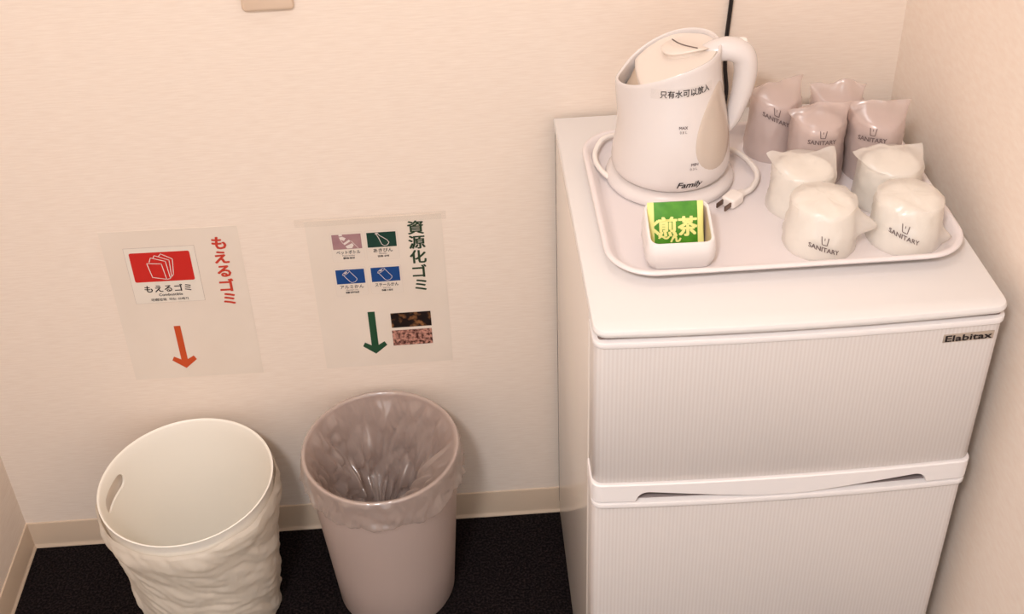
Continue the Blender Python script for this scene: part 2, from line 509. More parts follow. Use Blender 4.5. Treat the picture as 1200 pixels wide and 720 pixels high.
ket = thing('electric_kettle', 'white plastic electric kettle with spout at left and arched handle', 'kettle', (KX, KY, TF + 0.0168), rotz=math.radians(-3))
def k_top(th): return 0.1585 + 0.0235 * math.cos(th) - 0.0050 * math.cos(2 * th)
KPROF = [(0.0, 0.0655), (0.012, 0.0705), (0.035, 0.0745), (0.075, 0.0768), (0.13, 0.0770), (0.25, 0.0752), (0.40, 0.0722), (0.55, 0.0700), (0.70, 0.0685), (0.85, 0.0675), (1.0, 0.0670)]
def k_rad(t):
    for (a, ra), (b, rb) in zip(KPROF, KPROF[1:]):
        if t <= b: return ra + (rb - ra) * (t - a) / (b - a)
    return KPROF[-1][1]
def k_spout(th, t):
    d = abs((th % (2 * PI)) - PI)
    s = smooth01(0.45, 1.0, t)
    return s * (0.0050 * math.exp(-(d / 0.26) ** 2) + 0.002 * math.exp(-(d / 0.8) ** 2))
def k_pt(th, z, off=0.0):
    t = z / k_top(th)
    dh = (th + PI) % (2 * PI) - PI
    r = k_rad(max(0, min(1, t))) + k_spout(th, t) - 0.011 * smooth01(0.30, 0.95, t) * math.exp(-(dh / 0.85) ** 2) + off
    return (r * math.cos(th), r * math.sin(th) * (1 - 0.10 * smooth01(0.35, 1.0, t)), z)
NT = 128
ths = [2 * PI * j / NT for j in range(NT)]
ts = [0.0, 0.006, 0.012, 0.022, 0.035, 0.055, 0.075, 0.1] + [0.13 + 0.87 * i / 24 for i in range(25)]
L = [[k_pt(a, t * k_top(a)) for a in ths] for t in ts]
L.append([(p[0] * 0.985, p[1] * 0.985, p[2] + 0.0012) for p in L[-1]])
L.append([(k_pt(a, k_top(a), -0.0036)[0], k_pt(a, k_top(a), -0.0036)[1], k_top(a) + 0.0002) for a in ths])
for dz in (0.004, 0.010, 0.03):
    L.append([(k_pt(a, k_top(a), -0.004)[0] * 0.995, k_pt(a, k_top(a), -0.004)[1] * 0.995, k_top(a) - dz) for a in ths])
kb = mk('body', *loft(L, True, False), M_KET, ket, angle=50)
# foot ring under the body
mk('foot_ring', *lathe([(0.064, -0.0002), (0.0655, 0.0), (0.066, 0.002), (0.062, 0.002)], 64), M_GAUGE, ket)
# lid
def lid_z(x, y):
    r2 = (x * x + y * y / 0.81) / 0.062 ** 2
    th = math.atan2(y, x)
    f = min(1.0, math.sqrt(r2))
    return 0.1585 + 0.0235 * x / 0.067 - 0.0050 * math.cos(2 * th) * f * f - 0.0018 + 0.0030 * (1 - r2)
LN = 96
lidL = []
for f in (1.0, 0.97, 0.9, 0.8, 0.65, 0.5, 0.35, 0.2, 0.08):
    ring = []
    for j in range(LN):
        a = 2 * PI * j / LN
        x, y = 0.0626 * f * math.cos(a), 0.0558 * f * math.sin(a)
        if x > 0: x *= 0.83; y *= 1 - 0.06 * math.cos(a)
        if x < -0.046 * f: x = -0.046 * f - (abs(x) - 0.046 * f) * 0.10
        ring.append((x, y, lid_z(x, y) - (0.0025 if f == 1.0 else 0)))
    lidL.append(ring)
under = [(x, y, z - 0.012) for x, y, z in lidL[0]]
lid = mk('lid', *loft([under] + lidL, True, True), M_KETLID, ket, angle=45)
# raised finger tab on the lid, lifted at its front left edge
def tab_lift(x, y): return 0.0008 + 0.0105 * smooth01(0.020, -0.026, 0.75 * (x - 0.018) + 0.66 * (y - 0.010))
tabL = []
for f, up_ in ((0.86, 0.0), (0.88, 0.5), (0.99, 0.72), (1.0, 0.86), (0.97, 0.97), (0.9, 1.0), (0.6, 1.04), (0.2, 1.04)):
    ring = []
    for j in range(56):
        a = 2 * PI * j / 56
        x, y = 0.017 + 0.033 * f * math.cos(a), 0.013 + 0.032 * f * math.sin(a)
        ring.append((x, y, lid_z(x, y) - 0.0006 + tab_lift(x, y) * up_))
    tabL.append(ring)
mk('finger_tab', *loft(tabL, False, True), M_KETLID, lid, angle=45)
slit = [Vector((x, y, lid_z(x, y) + tab_lift(x, y) * 1.03)) for x, y in [(p.x, p.y) for p in spline([(0.001, 0.038, 0), (0.0065, 0.017, 0), (0.014, 0.001, 0), (0.025, -0.013, 0)], 6)]]
mk('slit', *tube(slit, 0.0008, 6), M_GASKET, lid, label='thin dark curved groove')
# tan strainer ramp seen inside the spout
rampV, rampF = [], []
for i in range(15):
    y = -0.036 + 0.072 * i / 14
    xo = -math.sqrt(max(0.0, 0.0625 ** 2 - (y / 0.88) ** 2))
    rampV += [(-0.0445, y, lid_z(-0.0445, y) - 0.002), (min(-0.045, xo), y, 0.112)]
rampF = [(2 * i, 2 * i + 1, 2 * i + 3, 2 * i + 2) for i in range(14)]
mk('spout_strainer', rampV, rampF, M_KETIN, ket)
# handle
hp = spline([(0.032, 0, 0.156), (0.050, 0, 0.1650), (0.069, 0, 0.1670), (0.0845, 0, 0.1585), (0.0895, 0, 0.140), (0.0880, 0, 0.114), (0.083, 0, 0.088), (0.076, 0, 0.064), (0.064, 0, 0.044)], 8)
mk('handle', *tube(hp, lambda t: 0.0105 + 0.0050 * math.sin(PI * min(1, 0.1 + t * 1.1)) - 0.004 * smooth01(0.8, 1, t), 24, side=(0, 1, 0), ell=1.12), M_KET, ket, angle=60)
mk('switch_button', *shift(lathe([(0.004, 0), (0.0065, 0.001), (0.0068, 0.005), (0.005, 0.0075), (0.001, 0.0082)], 20), 0.084, 0.006, 0.1700), M_STICK, ket)
# water gauge: an oval smoke window laid on the body
gc, gw, gz, gh = math.radians(-42), math.radians(29), 0.084, 0.056
gV, gF = [(k_pt(gc, gz, 0.0007))], []
for f in (0.25, 0.5, 0.75, 0.96, 1.0):
    for j in range(40):
        a = 2 * PI * j / 40
        s = math.sin(a)
        gV.append(k_pt(gc + gw * f * math.cos(a) * (1.0 - 0.18 * s * f) + 0.10 * s * f, gz + gh * f * s, 0.0008 if f < 1 else 0.0))
for j in range(40): gF.append((0, 1 + j, 1 + (j + 1) % 40))
for i in range(4):
    for j in range(40):
        a, b = 1 + i * 40 + j, 1 + i * 40 + (j + 1) % 40
        gF.append((a, a + 40, b + 40, b))
mk('water_gauge', gV, gF, M_GAUGE, ket, label='smoky beige oval water window')
def wrap_on_kettle(geo, th0, z0, off, slope=0.0):
    V = []
    for x, y, z in geo[0]:
        th = th0 + x / 0.070
        V.append(k_pt(th, z0 + y + slope * x, off + z))
    return V, geo[1]
def patch(w, h, nx=16):
    V = [(-w / 2 + w * i / nx, s * h / 2, 0) for s in (-1, 1) for i in range(nx + 1)]
    return V, [(i, i + 1, i + nx + 2, i + nx + 1) for i in range(nx)]
mk('sticker', *wrap_on_kettle(patch(0.084, 0.013), math.radians(-87), 0.1395, 0.0005, 0.08), M_TAPE, ket, label='clear label strip')
mk('lettering', *wrap_on_kettle(text_geo('只有水可以放入', 0.0105, 0.0001, fit=0.066), math.radians(-84), 0.1395, 0.0009, 0.08), M_INK, ket, smooth=False)
mk('lettering', *wrap_on_kettle(text_geo('Family', 0.0115, 0.0002, fit=0.031, shear=0.35), math.radians(-78), 0.0150, 0.0008, 0.0), M_INK, ket, smooth=False)
mk('lettering', *wrap_on_kettle(text_geo('MAX', 0.0052, 0.0001), math.radians(-86), 0.0945, 0.0008), M_INKG, ket, smooth=False)
mk('lettering', *wrap_on_kettle(text_geo('0.8 L', 0.0046, 0.0), math.radians(-86), 0.0885, 0.0008), M_INKG, ket, smooth=False)
mk('lettering', *wrap_on_kettle(text_geo('MIN', 0.0052, 0.0001), math.radians(-74), 0.0440, 0.0008), M_INKG, ket, smooth=False)
mk('lettering', *wrap_on_kettle(text_geo('0.3 L', 0.0046, 0.0), math.radians(-75), 0.0380, 0.0008), M_INKG, ket, smooth=False)

# ------------------------------------------------------------------ tea bag holder and tea bag
hol = thing('tea_bag_holder', 'small square white ceramic holder in front of the kettle', 'holder', (0.588, -0.367, TF), rotz=math.radians(-1))
hw_, hd_ = 0.080, 0.062
def h_top(y): return 0.0365 + 0.020 * smooth01(-0.031, 0.031, y)
def hl(k, w, d, r, inset=0.0, drop=0.0):
    return [(x, y, (h_top(y) - drop) * k) for x, y in rrect(w - 2 * inset, d - 2 * inset, r - inset * 0.6, 8)]
L = [hl(0.0, hw_ - 0.008, hd_ - 0.008, 0.010), hl(0.03, hw_ - 0.003, hd_ - 0.003, 0.012), hl(0.3, hw_ + 0.003, hd_ + 0.002, 0.013), hl(0.6, hw_ + 0.003, hd_ + 0.002, 0.013), hl(0.97, hw_ - 0.001, hd_, 0.012),
     hl(1.0, hw_ - 0.001, hd_, 0.012, 0.001), hl(1.0, hw_ - 0.001, hd_, 0.012, 0.003), hl(0.96, hw_ - 0.001, hd_, 0.012, 0.004)]
mk('shell', *loft(L, True, False), M_CERAM, hol, angle=50)
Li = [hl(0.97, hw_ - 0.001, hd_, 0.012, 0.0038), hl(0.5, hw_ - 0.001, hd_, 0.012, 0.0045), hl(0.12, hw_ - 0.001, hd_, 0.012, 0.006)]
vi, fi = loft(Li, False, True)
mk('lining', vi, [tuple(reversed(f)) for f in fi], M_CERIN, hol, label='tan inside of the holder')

tea = thing('tea_bag', 'green and yellow sachet of green tea standing in the white holder', 'tea bag', (0.5865, -0.3685, TF + 0.0015))
tea.rotation_euler = (math.radians(-24), 0, math.radians(-1))
def pillow(x0, x1, z0, z1, th, nx=12, nz_=12, off=0.0):
    """thin cushion-shaped sheet, front towards -y"""
    V, F = [], []
    for s in (-1, 1):
        for i in range(nx + 1):
            for j in range(nz_ + 1):
                x = x0 + (x1 - x0) * i / nx; z = z0 + (z1 - z0) * j / nz_
                u = 1 - (2 * x / 0.068) ** 2; v = 1 - (2 * (z - 0.034) / 0.068) ** 2
                b = th * max(0, u) ** 0.5 * max(0, v) ** 0.5
                V.append((x, s * (b + 0.0003) + (off if s < 0 else 0) + 0.0012 * nz(x * 50, z * 50, 1), z))
    n = nz_ + 1; tot = (nx + 1) * n
    for i in range(nx):
        for j in range(nz_):
            a = i * n + j
            F.append((a, a + n, a + n + 1, a + 1))
            F.append((tot + a, tot + a + 1, tot + a + n + 1, tot + a + n))
    for i in range(nx):
        for j in (0, nz_):
            a = i * n + j; q = (a, tot + a, tot + a + n, a + n)
            F.append(q if j == 0 else tuple(reversed(q)))
    for j in range(nz_):
        for i in (0, nx):
            a = i * n + j; q = (a, a + 1, tot + a + 1, tot + a)
            F.append(q if i == 0 else tuple(reversed(q)))
    return V, F
mk('sachet', *pillow(-0.026, 0.026, 0.0, 0.064, 0.004), M_GREEN, tea, angle=70)
mk('side_seam', *pillow(-0.0335, -0.026, 0.0, 0.064, 0.004, 4), M_TEAY, tea, angle=70, label='pale yellow sealed edge')
mk('side_seam', *pillow(0.026, 0.0335, 0.0, 0.064, 0.004, 4), M_TEAY, tea, angle=70, label='pale yellow sealed edge')
def on_tea(geo, x0, z0):
    V = []
    for x, y, z in geo[0]:
        X, Z = x + x0, y + z0
        u = 1 - (2 * X / 0.068) ** 2; v = 1 - (2 * (Z - 0.034) / 0.068) ** 2
        V.append((X, -(0.004 * max(0, u) ** 0.5 * max(0, v) ** 0.5 + 0.0010 + z) + 0.0012 * nz(X * 50, Z * 50, 1), Z))
    return V, geo[1]
mk('lettering', *on_tea(text_geo('煎茶', 0.0250, 0.0010, fit=0.046), 0.002, 0.0345), M_TEAY, tea, smooth=False)
mk('lettering', *on_tea(text_geo('く', 0.0200, 0.001), -0.0255, 0.0340), M_TEAY, tea, smooth=False)
mk('lettering', *on_tea(text_geo('～ん', 0.014, 0.0007), -0.008, 0.0215), M_TEAY, tea, smooth=False)

# ------------------------------------------------------------------ wrapped cups
def bag_rings(r0, r1, h, style, seed, flap_w=0.07, flap_h=0.02, lean=(0, 0), amp=0.0042, tail=None):
    """plastic bag round a cup of base radius r0, top radius r1, height h.
    style 'flap': closes in a flat seam above the cup; style 'dome': closes over the cup, with an optional side tail"""
    N = 72
    L = []
    def wr(x, y, z, k=1.0):
        a = 0.8 * nz(x * 38 + seed, y * 38, z * 30) + 0.9 * abs(nz(x * 70 + z * 40, y * 70 + seed, z * 45)) + 0.5 * abs(nz(x * 130, y * 130 - z * 50, z * 90 + seed)) - 0.25
        return amp * k * a
    K = 14
    for i in range(K + 1):
        t = i / K
        z = h * t
        r = (r0 + (r1 - r0) * t) * 1.03 + 0.0022
        if style == 'flap' and t > 0.9: r *= 1.0
        ring = []
        for j in range(N):
            a = 2 * PI * j / N
            rr = r + max(-0.0012, wr(r * math.cos(a), r * math.sin(a), z, 0.35 + 0.65 * t))
            if tail:
                ta, tz, tl, tw_, th_ = tail
                d = (a - ta + PI) % (2 * PI) - PI
                rr += tl * math.exp(-(d / tw_) ** 2) * math.exp(-((z - tz) / th_) ** 2)
            ring.append((rr * math.cos(a), rr * math.sin(a), z + 0.0003))
        L.append(ring)
    r = r1 * 1.03 + 0.0022
    if style == 'flap':
        KF = 9
        for i in range(1, KF + 1):
            t = i / KF
            e = smooth01(0, 1, t)
            A = r + (flap_w / 2 - r) * e
            B = r * (1 - e) + 0.0008
            z = h + flap_h * t
            ring = []
            for j in range(N):
                a = 2 * PI * j / N
                ca, sa = math.cos(a), math.sin(a)
                pw = 1 - 0.0 * e
                x = A * math.copysign(abs(ca) ** pw, ca)
                y = B * sa + 0.004 * e * nz(x * 60 + seed, 3.0, z * 40)
                x += lean[0] * t * t; y += lean[1] * t * t
                ring.append((x, y, z + amp * nz(x * 50 + seed, y * 50, 5) * e + 0.008 * e * nz(x * 28 + seed * 2, 7, 1)))
            L.append(ring)
        return loft(L, False, False)
    KF = 9
    for i in range(1, KF + 1):
        t = i / KF
        q = r * math.cos(t * PI / 2 * 0.985)
        z = h + 0.006 * math.sin(t * PI / 2)
        ring = []
        for j in range(N):
            a = 2 * PI * j / N
            x, y = q * math.cos(a), q * math.sin(a)
            ring.append((x, y, z + 0.0045 * max(-0.4, nz(x * 55 + seed, y * 55, 2)) + 0.003 * abs(nz(x * 90, y * 90 + seed, 4))))
        L.append(ring)
    return loft(L, False, True)

def on_cone(geo, th0, z0, r0, r1, h, off, slope=0.0, arch=0.0):
    V = []
    for x, y, z in geo[0]:
        zz = z0 + y + slope * x + arch * x * x
        r = (r0 + (r1 - r0) * zz / h) * 1.03 + 0.0022 + off + z
        th = th0 + x / r
        V.append((r * math.cos(th), r * math.sin(th), zz))
    return V, geo[1]

def cup_icon(s):
    """outline of a little cup"""
    P = [(-0.40, 0.5), (-0.28, -0.5), (0.28, -0.5), (0.40, 0.5)]
    V, F = [], []
    for (a, b) in zip(P, P[1:]):
        a = Vector(a); b = Vector(b); t = (b - a).normalized(); n = Vector((-t.y, t.x)) * 0.05
        k = len(V)
        V += [((a + n).x * s, (a + n).y * s, 0), ((a - n).x * s, (a - n).y * s, 0), ((b - n).x * s, (b - n).y * s, 0), ((b + n).x * s, (b + n).y * s, 0)]
        F.append((k, k + 1, k + 2, k + 3))
    k = len(V)
    V += [(-0.06 * s, 0.38 * s, 0), (-0.06 * s, 0.05 * s, 0), (0.02 * s, 0.05 * s, 0), (0.02 * s, 0.38 * s, 0)]
    F.append((k, k + 1, k + 2, k + 3))
    return V, F

def wrapped(name, label, cat, loc, r0, r1, h, style, seed, m_cup, m_bag, group, print_th=None, print_z=0.03, print_slope=0.0, rotz=0.0, upside=True, arch=-2.0, **kw):
    t = thing(name, label, cat, loc, rotz, group)
    w = 0.0018
    if upside:      # rim on the tray, closed end up
        prof = [(r0 - w, 0.0), (r0, 0.0), (r0 + 0.0006, 0.002)] + [(r0 + (r1 - r0) * k / 6, h * k / 6) for k in range(1, 6)]
        prof += [(r1 + 0.0012, h - 0.008), (r1 - 0.001, h - 0.003), (r1 - 0.005, h - 0.0005), (r1 - 0.010, h), (0.004, h - 0.0005)]
        cup = mk('cup', *lathe(prof, 56, False, True), m_cup, t, angle=50)
    else:
        prof = [(0.004, 0.001), (r0 - 0.003, 0.001), (r0, 0.004), (r1, h - 0.001), (r1 + 0.001, h), (r1 - w, h - 0.0005), (r0 - w, 0.006), (0.004, 0.005)]
        cup = mk('cup', *lathe(prof, 56, True, True), m_cup, t, angle=50)
    b = mk('plastic_bag', *bag_rings(r0, r1, h, style, seed, **kw), m_bag, t, angle=75, label='crinkled translucent plastic bag')
    if print_th is not None:
        th = math.radians(print_th)
        a, c = on_cone(text_geo('SANITARY', 0.0085, 0.00022, fit=0.037), th, print_z, r0, r1, h, 0.0016, print_slope, arch)
        mk('lettering', a, c, M_INKG, b, smooth=False)
        a, c = on_cone(cup_icon(0.0105), th, print_z + 0.0115, r0, r1, h, 0.0016, print_slope)
        mk('cup_emblem', a, c, M_INKG, b, smooth=False)
    return t
GT, GF_ = 'bagged grey tumblers at the back of the tray', 'bagged white cups at the front of the tray'
TZF = TF
wrapped('wrapped_tumbler', 'bagged grey tumbler nearest the kettle handle', 'cup', (0.7570, -0.141, TZF), 0.033, 0.030, 0.082, 'flap', 1.3, M_TUMB, M_BAGT, GT, -118, 0.066, -0.45, flap_w=0.078, flap_h=0.024, rotz=math.radians(18))
wrapped('wrapped_tumbler', 'bagged grey tumbler at the very back, top showing between the other three', 'cup', (0.8390, -0.143, TZF), 0.031, 0.030, 0.078, 'flap', 4.1, M_TUMB, M_BAGT, GT, None, flap_w=0.074, flap_h=0.022, rotz=math.radians(-6))
wrapped('wrapped_tumbler', 'bagged grey tumbler in the middle of the back group, print facing front', 'cup', (0.7970, -0.206, TZF), 0.033, 0.031, 0.082, 'flap', 7.7, M_TUMB, M_BAGT, GT, -100, 0.0680, 0.0, flap_w=0.084, flap_h=0.022, rotz=math.radians(4))
wrapped('wrapped_tumbler', 'bagged grey tumbler nearest the right wall with pointed bag corner', 'cup', (0.8740, -0.206, TZF), 0.033, 0.031, 0.080, 'flap', 9.2, M_TUMB, M_BAGT, GT, -112, 0.0660, 0.0, flap_w=0.078, flap_h=0.026, rotz=math.radians(-4))
wrapped('wrapped_cup', 'bagged white cup behind the front left one, beside the kettle cord', 'cup', (0.7620, -0.277, TZF), 0.040, 0.035, 0.058, 'flap', 2.2, M_CUPW, M_BAG, GF_, None, flap_w=0.088, flap_h=0.008, lean=(0, 0.020), rotz=math.radians(3))
wrapped('wrapped_cup', 'bagged white cup with folded bag flap, next to the right wall behind another', 'cup', (0.872, -0.276, TZF), 0.040, 0.035, 0.058, 'flap', 5.9, M_CUPW, M_BAG, GF_, None, flap_w=0.090, flap_h=0.011, lean=(0, 0.018), rotz=math.radians(4))
wrapped('wrapped_cup', 'bagged white cup at the front left, bag twisted out to the right', 'cup', (0.7625, -0.359, TZF), 0.0405, 0.036, 0.060, 'dome', 3.4, M_CUPW, M_BAG, GF_, -100, 0.0190, -0.30, tail=(math.radians(-22), 0.036, 0.024, 0.24, 0.011))
wrapped('wrapped_cup', 'bagged white cup at the front right corner of the tray', 'cup', (0.8660, -0.360, TZF), 0.0405, 0.036, 0.058, 'dome', 8.6, M_CUPW, M_BAG, GF_, -112, 0.028, -0.35, tail=(math.radians(-25), 0.012, 0.012, 0.2, 0.007))

# ------------------------------------------------------------------ black power cord on the wall
cp = spline([(0.727, -0.0050, 1.30), (0.7245, -0.0050, 1.10), (0.7215, -0.0050, 1.005), (0.7190, -0.0050, 0.950), (0.7200, -0.0050, 0.905), (0.7245, -0.0050, 0.868), (0.7235, -0.0050, 0.845), (0.720, -0.0050, 0.815), (0.716, -0.0050, 0.70), (0.70, -0.0050, 0.45)], 8)
tag(mk('power_cord', *tube(cp, 0.0031, 10), M_CORDB), 'thin black power cord hanging down the back wall behind the kettle', 'cord')

# ------------------------------------------------------------------ wall plate at the top edge
wp = thing('switch_plate', 'beige plastic wall plate at the top edge above the notices', 'switch plate', (0.0850, 0, 1.0895))
L = []
for i, y in ((0, 0.0), (0, -0.006), (0.0015, -0.0085), (0.004, -0.0098)):
    L.append([(x, y, z) for x, z in rrect(0.070 - 2 * i, 0.120 - 2 * i, 0.006 - i * .5, 5)])
V, F = loft(L)
mk('plate', V, F, M_PLATE, wp)
mk('rocker', *box(-0.020, 0.020, -0.0115, -0.0095, -0.033, 0.033), M_PLATE, wp, smooth=False)

# ------------------------------------------------------------------ notices on the wall
def flat(parent, name, geo, x, z, lift, m, **kw):
    return mk(name, [(v[0] + x, -lift - v[2], v[1] + z) for v in geo[0]], geo[1], m, parent, smooth=False, **kw)
def rect(w, h): return [(-w / 2, -h / 2, 0), (w / 2, -h / 2, 0), (w / 2, h / 2, 0), (-w / 2, h / 2, 0)], [(0, 1, 2, 3)]
def rrectg(w, h, r):
    P = rrect(w, h, r, 4); return [(x, y, 0) for x, y in P], [tuple(range(len(P)))]
def poly(P): return [(x, y, 0) for x, y in P], [tuple(range(len(P)))]
def stroke(P, w, closed=False):
    """polyline drawn with a pen of width w"""
    V, F = [], []
    Q = list(P) + ([P[0]] if closed else [])
    for a, b in zip(Q, Q[1:]):
        a, b = Vector(a), Vector(b)
        t = (b - a).normalized(); n = Vector((-t.y, t.x)) * w / 2; e = t * w * 0.3
        k = len(V)
        for p in (a - e - n, b + e - n, b + e + n, a - e + n): V.append((p.x, p.y, 0))
        F.append((k, k + 1, k + 2, k + 3))
    return V, F
def arrow(w, hw, top, neck, tip):
    return [(-w / 2, top, 0), (w / 2, top, 0), (w / 2, neck, 0), (hw / 2, neck + 0.0085, 0), (0, tip, 0), (-hw / 2, neck + 0.0085, 0), (-w / 2, neck, 0)], [(0, 6, 2, 1), (6, 5, 4), (6, 4, 2), (2, 4, 3)]
def arrow2(w, hw, top, shoulder, tip):
    s = shoulder
    return [(-w / 2, top, 0), (w / 2, top, 0), (w / 2, s - 0.001, 0), (hw / 2 - 0.004, s + 0.006, 0), (hw / 2, s - 0.002, 0), (0, tip, 0), (-hw / 2, s - 0.002, 0), (-hw / 2 + 0.004, s + 0.006, 0), (-w / 2, s - 0.001, 0)], [(0, 8, 2, 1), (8, 7, 6, 5), (8, 5, 2), (2, 5, 4, 3)]
def vertical_text(parent, chars, x, ztop, step, size, bold, m, lift):
    for i, ch in enumerate(chars):
        flat(parent, 'lettering', text_geo(ch, size, bold), x, ztop - step * (i + 0.5), lift, m)
def sheet(parent, w=0.210, h=0.297):
    return mk('sheet', *box(-w / 2, w / 2, -0.0006, -0.0001, -h / 2, h / 2), M_PAPER, parent, smooth=False)

n1 = thing('combustible_waste_notice', 'paper notice with red panel and orange arrow above the white bin', 'notice', (-0.1199, 0, 0.5301))
n1.rotation_euler = (0, 0.0072, 0)
sheet(n1)
flat(n1, 'card_outline', rect(0.1085, 0.1075), -0.0195, 0.0630, 0.0008, M_EDGE)
cd = flat(n1, 'printed_card', rect(0.1075, 0.1065), -0.0195, 0.0630, 0.0010, M_CARD)
flat(cd, 'colour_panel', rrectg(0.0925, 0.0562, 0.003), -0.0205, 0.0793, 0.0012, M_RED, label='red panel with a white outline drawing of paper sheets')
ic = []
o1 = [(-0.0420, 0.0880), (-0.0195, 0.0855), (-0.0110, 0.0545), (-0.0400, 0.0600)]
for P in ([(-0.0425, 0.0870), (-0.0205, 0.0850), (-0.0175, 0.0550), (-0.0385, 0.0600)],
          [(-0.0385, 0.0890), (-0.0350, 0.0975), (-0.0135, 0.0895), (-0.0115, 0.0560), (-0.0165, 0.0550)],
          [(-0.0310, 0.0965), (-0.0285, 0.1015), (-0.0075, 0.0915), (-0.0090, 0.0600), (-0.0112, 0.0575)],
          [(-0.0225, 0.0990), (-0.0185, 0.1040), (-0.0020, 0.0935), (-0.0055, 0.0640), (-0.0085, 0.0600)]):
    ic.append(stroke(P, 0.0012, closed=(P[0] == (-0.0425, 0.0870))))
flat(cd, 'drawing', join(*ic), 0, 0, 0.0014, M_LINE)
flat(cd, 'lettering', text_geo('もえるゴミ', 0.0150, 0.0003, fit=0.0720), -0.0190, 0.0377, 0.0013, M_INK)
flat(cd, 'lettering', text_geo('Combustible', 0.0070, 0.0001, fit=0.0370), -0.0165, 0.0252, 0.0013, M_INK)
flat(cd, 'lettering', text_geo('可燃垃圾  타는 쓰레기', 0.0055, 0.0001, fit=0.0580), -0.0200, 0.0158, 0.0013, M_INK)
vertical_text(n1, 'もえるゴミ', 0.0728, 0.1315, 0.0270, 0.0264, 0.0010, M_REDT, 0.0009)
flat(n1, 'arrow', arrow2(0.0105, 0.0400, -0.0395, -0.1090, -0.1290), -0.0188, 0, 0.0009, M_ORANGE)

n2 = thing('recyclable_waste_notice', 'paper notice with blue and green panels and dark green arrow above the grey bin', 'notice', (0.1933, 0, 0.5290))
n2.rotation_euler = (0, -0.0036, 0)
sheet(n2)
for (x, z, m, cap, sub, sub2, kind) in ((-0.0440, 0.1068, M_MAUVE, 'ペットボトル', 'Plastic bottles', '塑料瓶 페트병', 'pet'), (0.0098, 0.1068, M_BGREEN, 'あきびん', 'Bottles', '空瓶 공병', 'glass'),
                                        (-0.0457, 0.0393, M_BLUE, 'アルミかん', 'Aluminium cans', '铝罐 알루미늄캔', 'can'), (0.0097, 0.0396, M_BLUE, 'スチールかん', 'Steel cans', '铁罐 스틸캔', 'can')):
    flat(n2, 'card_outline', rrectg(0.0508, 0.0565, 0.003), x, z - 0.0105, 0.0008, M_EDGEB)
    c = flat(n2, 'printed_card', rrectg(0.0500, 0.0557, 0.003), x, z - 0.0105, 0.0010, M_CARDB)
    flat(c, 'colour_panel', rect(0.0450, 0.0280), x, z, 0.0012, m)
    if kind == 'can':
        cs, el = [], []
        for i in range(20):
            a = 2 * PI * i / 20
            px, pz = 0.0068 * math.cos(a), 0.0040 * math.sin(a)
            el.append((-0.0062 + px * 0.85 + pz * 0.35, 0.0078 + px * 0.45 + pz * 0.9))
        cs.append(stroke(el, 0.0008, True))
        cs.append(stroke([(-0.0118, 0.0050), (-0.0015, -0.0100), (0.0020, -0.0120), (0.0065, -0.0105), (0.0095, -0.0072), (0.0098, -0.0040), (-0.0006, 0.0110)], 0.0008))
        cs.append(stroke([(-0.0085, 0.0068), (-0.0050, 0.0088)], 0.0018))
        g = join(*cs)
    elif kind == 'glass':
        g = join(stroke([(-0.0090, 0.0128), (-0.0052, 0.0132), (-0.0030, 0.0085), (0.0085, -0.0010), (0.0110, -0.0060), (0.0080, -0.0105), (0.0030, -0.0115), (-0.0005, -0.0085), (-0.0045, 0.0040), (-0.0068, 0.0095)], 0.0010, True), stroke([(-0.0085, 0.0115), (-0.0050, 0.0118)], 0.0024))
    else:
        g = join(stroke([(-0.0105, 0.0125), (-0.0070, 0.0128)], 0.0032), poly([(-0.0115, 0.0090), (-0.0060, 0.0100), (-0.0010, 0.0070), (-0.0040, 0.0020), (-0.0100, 0.0050)]),
                 poly([(-0.0060, -0.0030), (0.0035, 0.0040), (0.0060, 0.0010), (-0.0040, -0.0060)]), poly([(-0.0030, -0.0085), (0.0080, -0.0030), (0.0100, -0.0070), (0.0070, -0.0125), (-0.0005, -0.0128)]),
                 stroke([(-0.0100, 0.0050), (-0.0060, -0.0030)], 0.0008), stroke([(0.0070, 0.0010), (0.0165, -0.0130)], 0.0008))
    flat(c, 'drawing', g, x, z, 0.0014, M_LINE)
    flat(c, 'lettering', text_geo(cap, 0.0080, 0.0001, fit=0.037 if len(cap) > 4 else 0.030), x + 0.0003, z - 0.0200, 0.0013, M_INK)
    flat(c, 'lettering', text_geo(sub, 0.0038, 0.0, fit=0.019 if len(sub) > 10 else 0.012), x, z - 0.0262, 0.0013, M_INKG)
    flat(c, 'lettering', text_geo(sub2, 0.0040, 0.0001, fit=0.021 if len(sub2) > 7 else 0.0175), x, z - 0.0312, 0.0013, M_INK)
vertical_text(n2, '資源化ゴミ', 0.0637, 0.1395, 0.0279, 0.0268, 0.0007, M_LGREEN, 0.0009)
flat(n2, 'arrow', arrow2(0.0115, 0.0400, -0.0343, -0.1035, -0.1230), -0.0206, 0, 0.0009, M_DGREEN)
flat(n2, 'photo_print', rect(0.0650, 0.0303), 0.0425, -0.0554, 0.0009, M_PH1, label='small dark photo of brush')
flat(n2, 'photo_print', rect(0.0651, 0.0322), 0.0420, -0.0922, 0.0009, M_PH2, label='small pinkish photo of twigs')
flat(n2, 'tape', rect(0.2320, 0.0150), -0.0040, 0.1460, 0.0010, M_TAPE, label='clear tape strip')

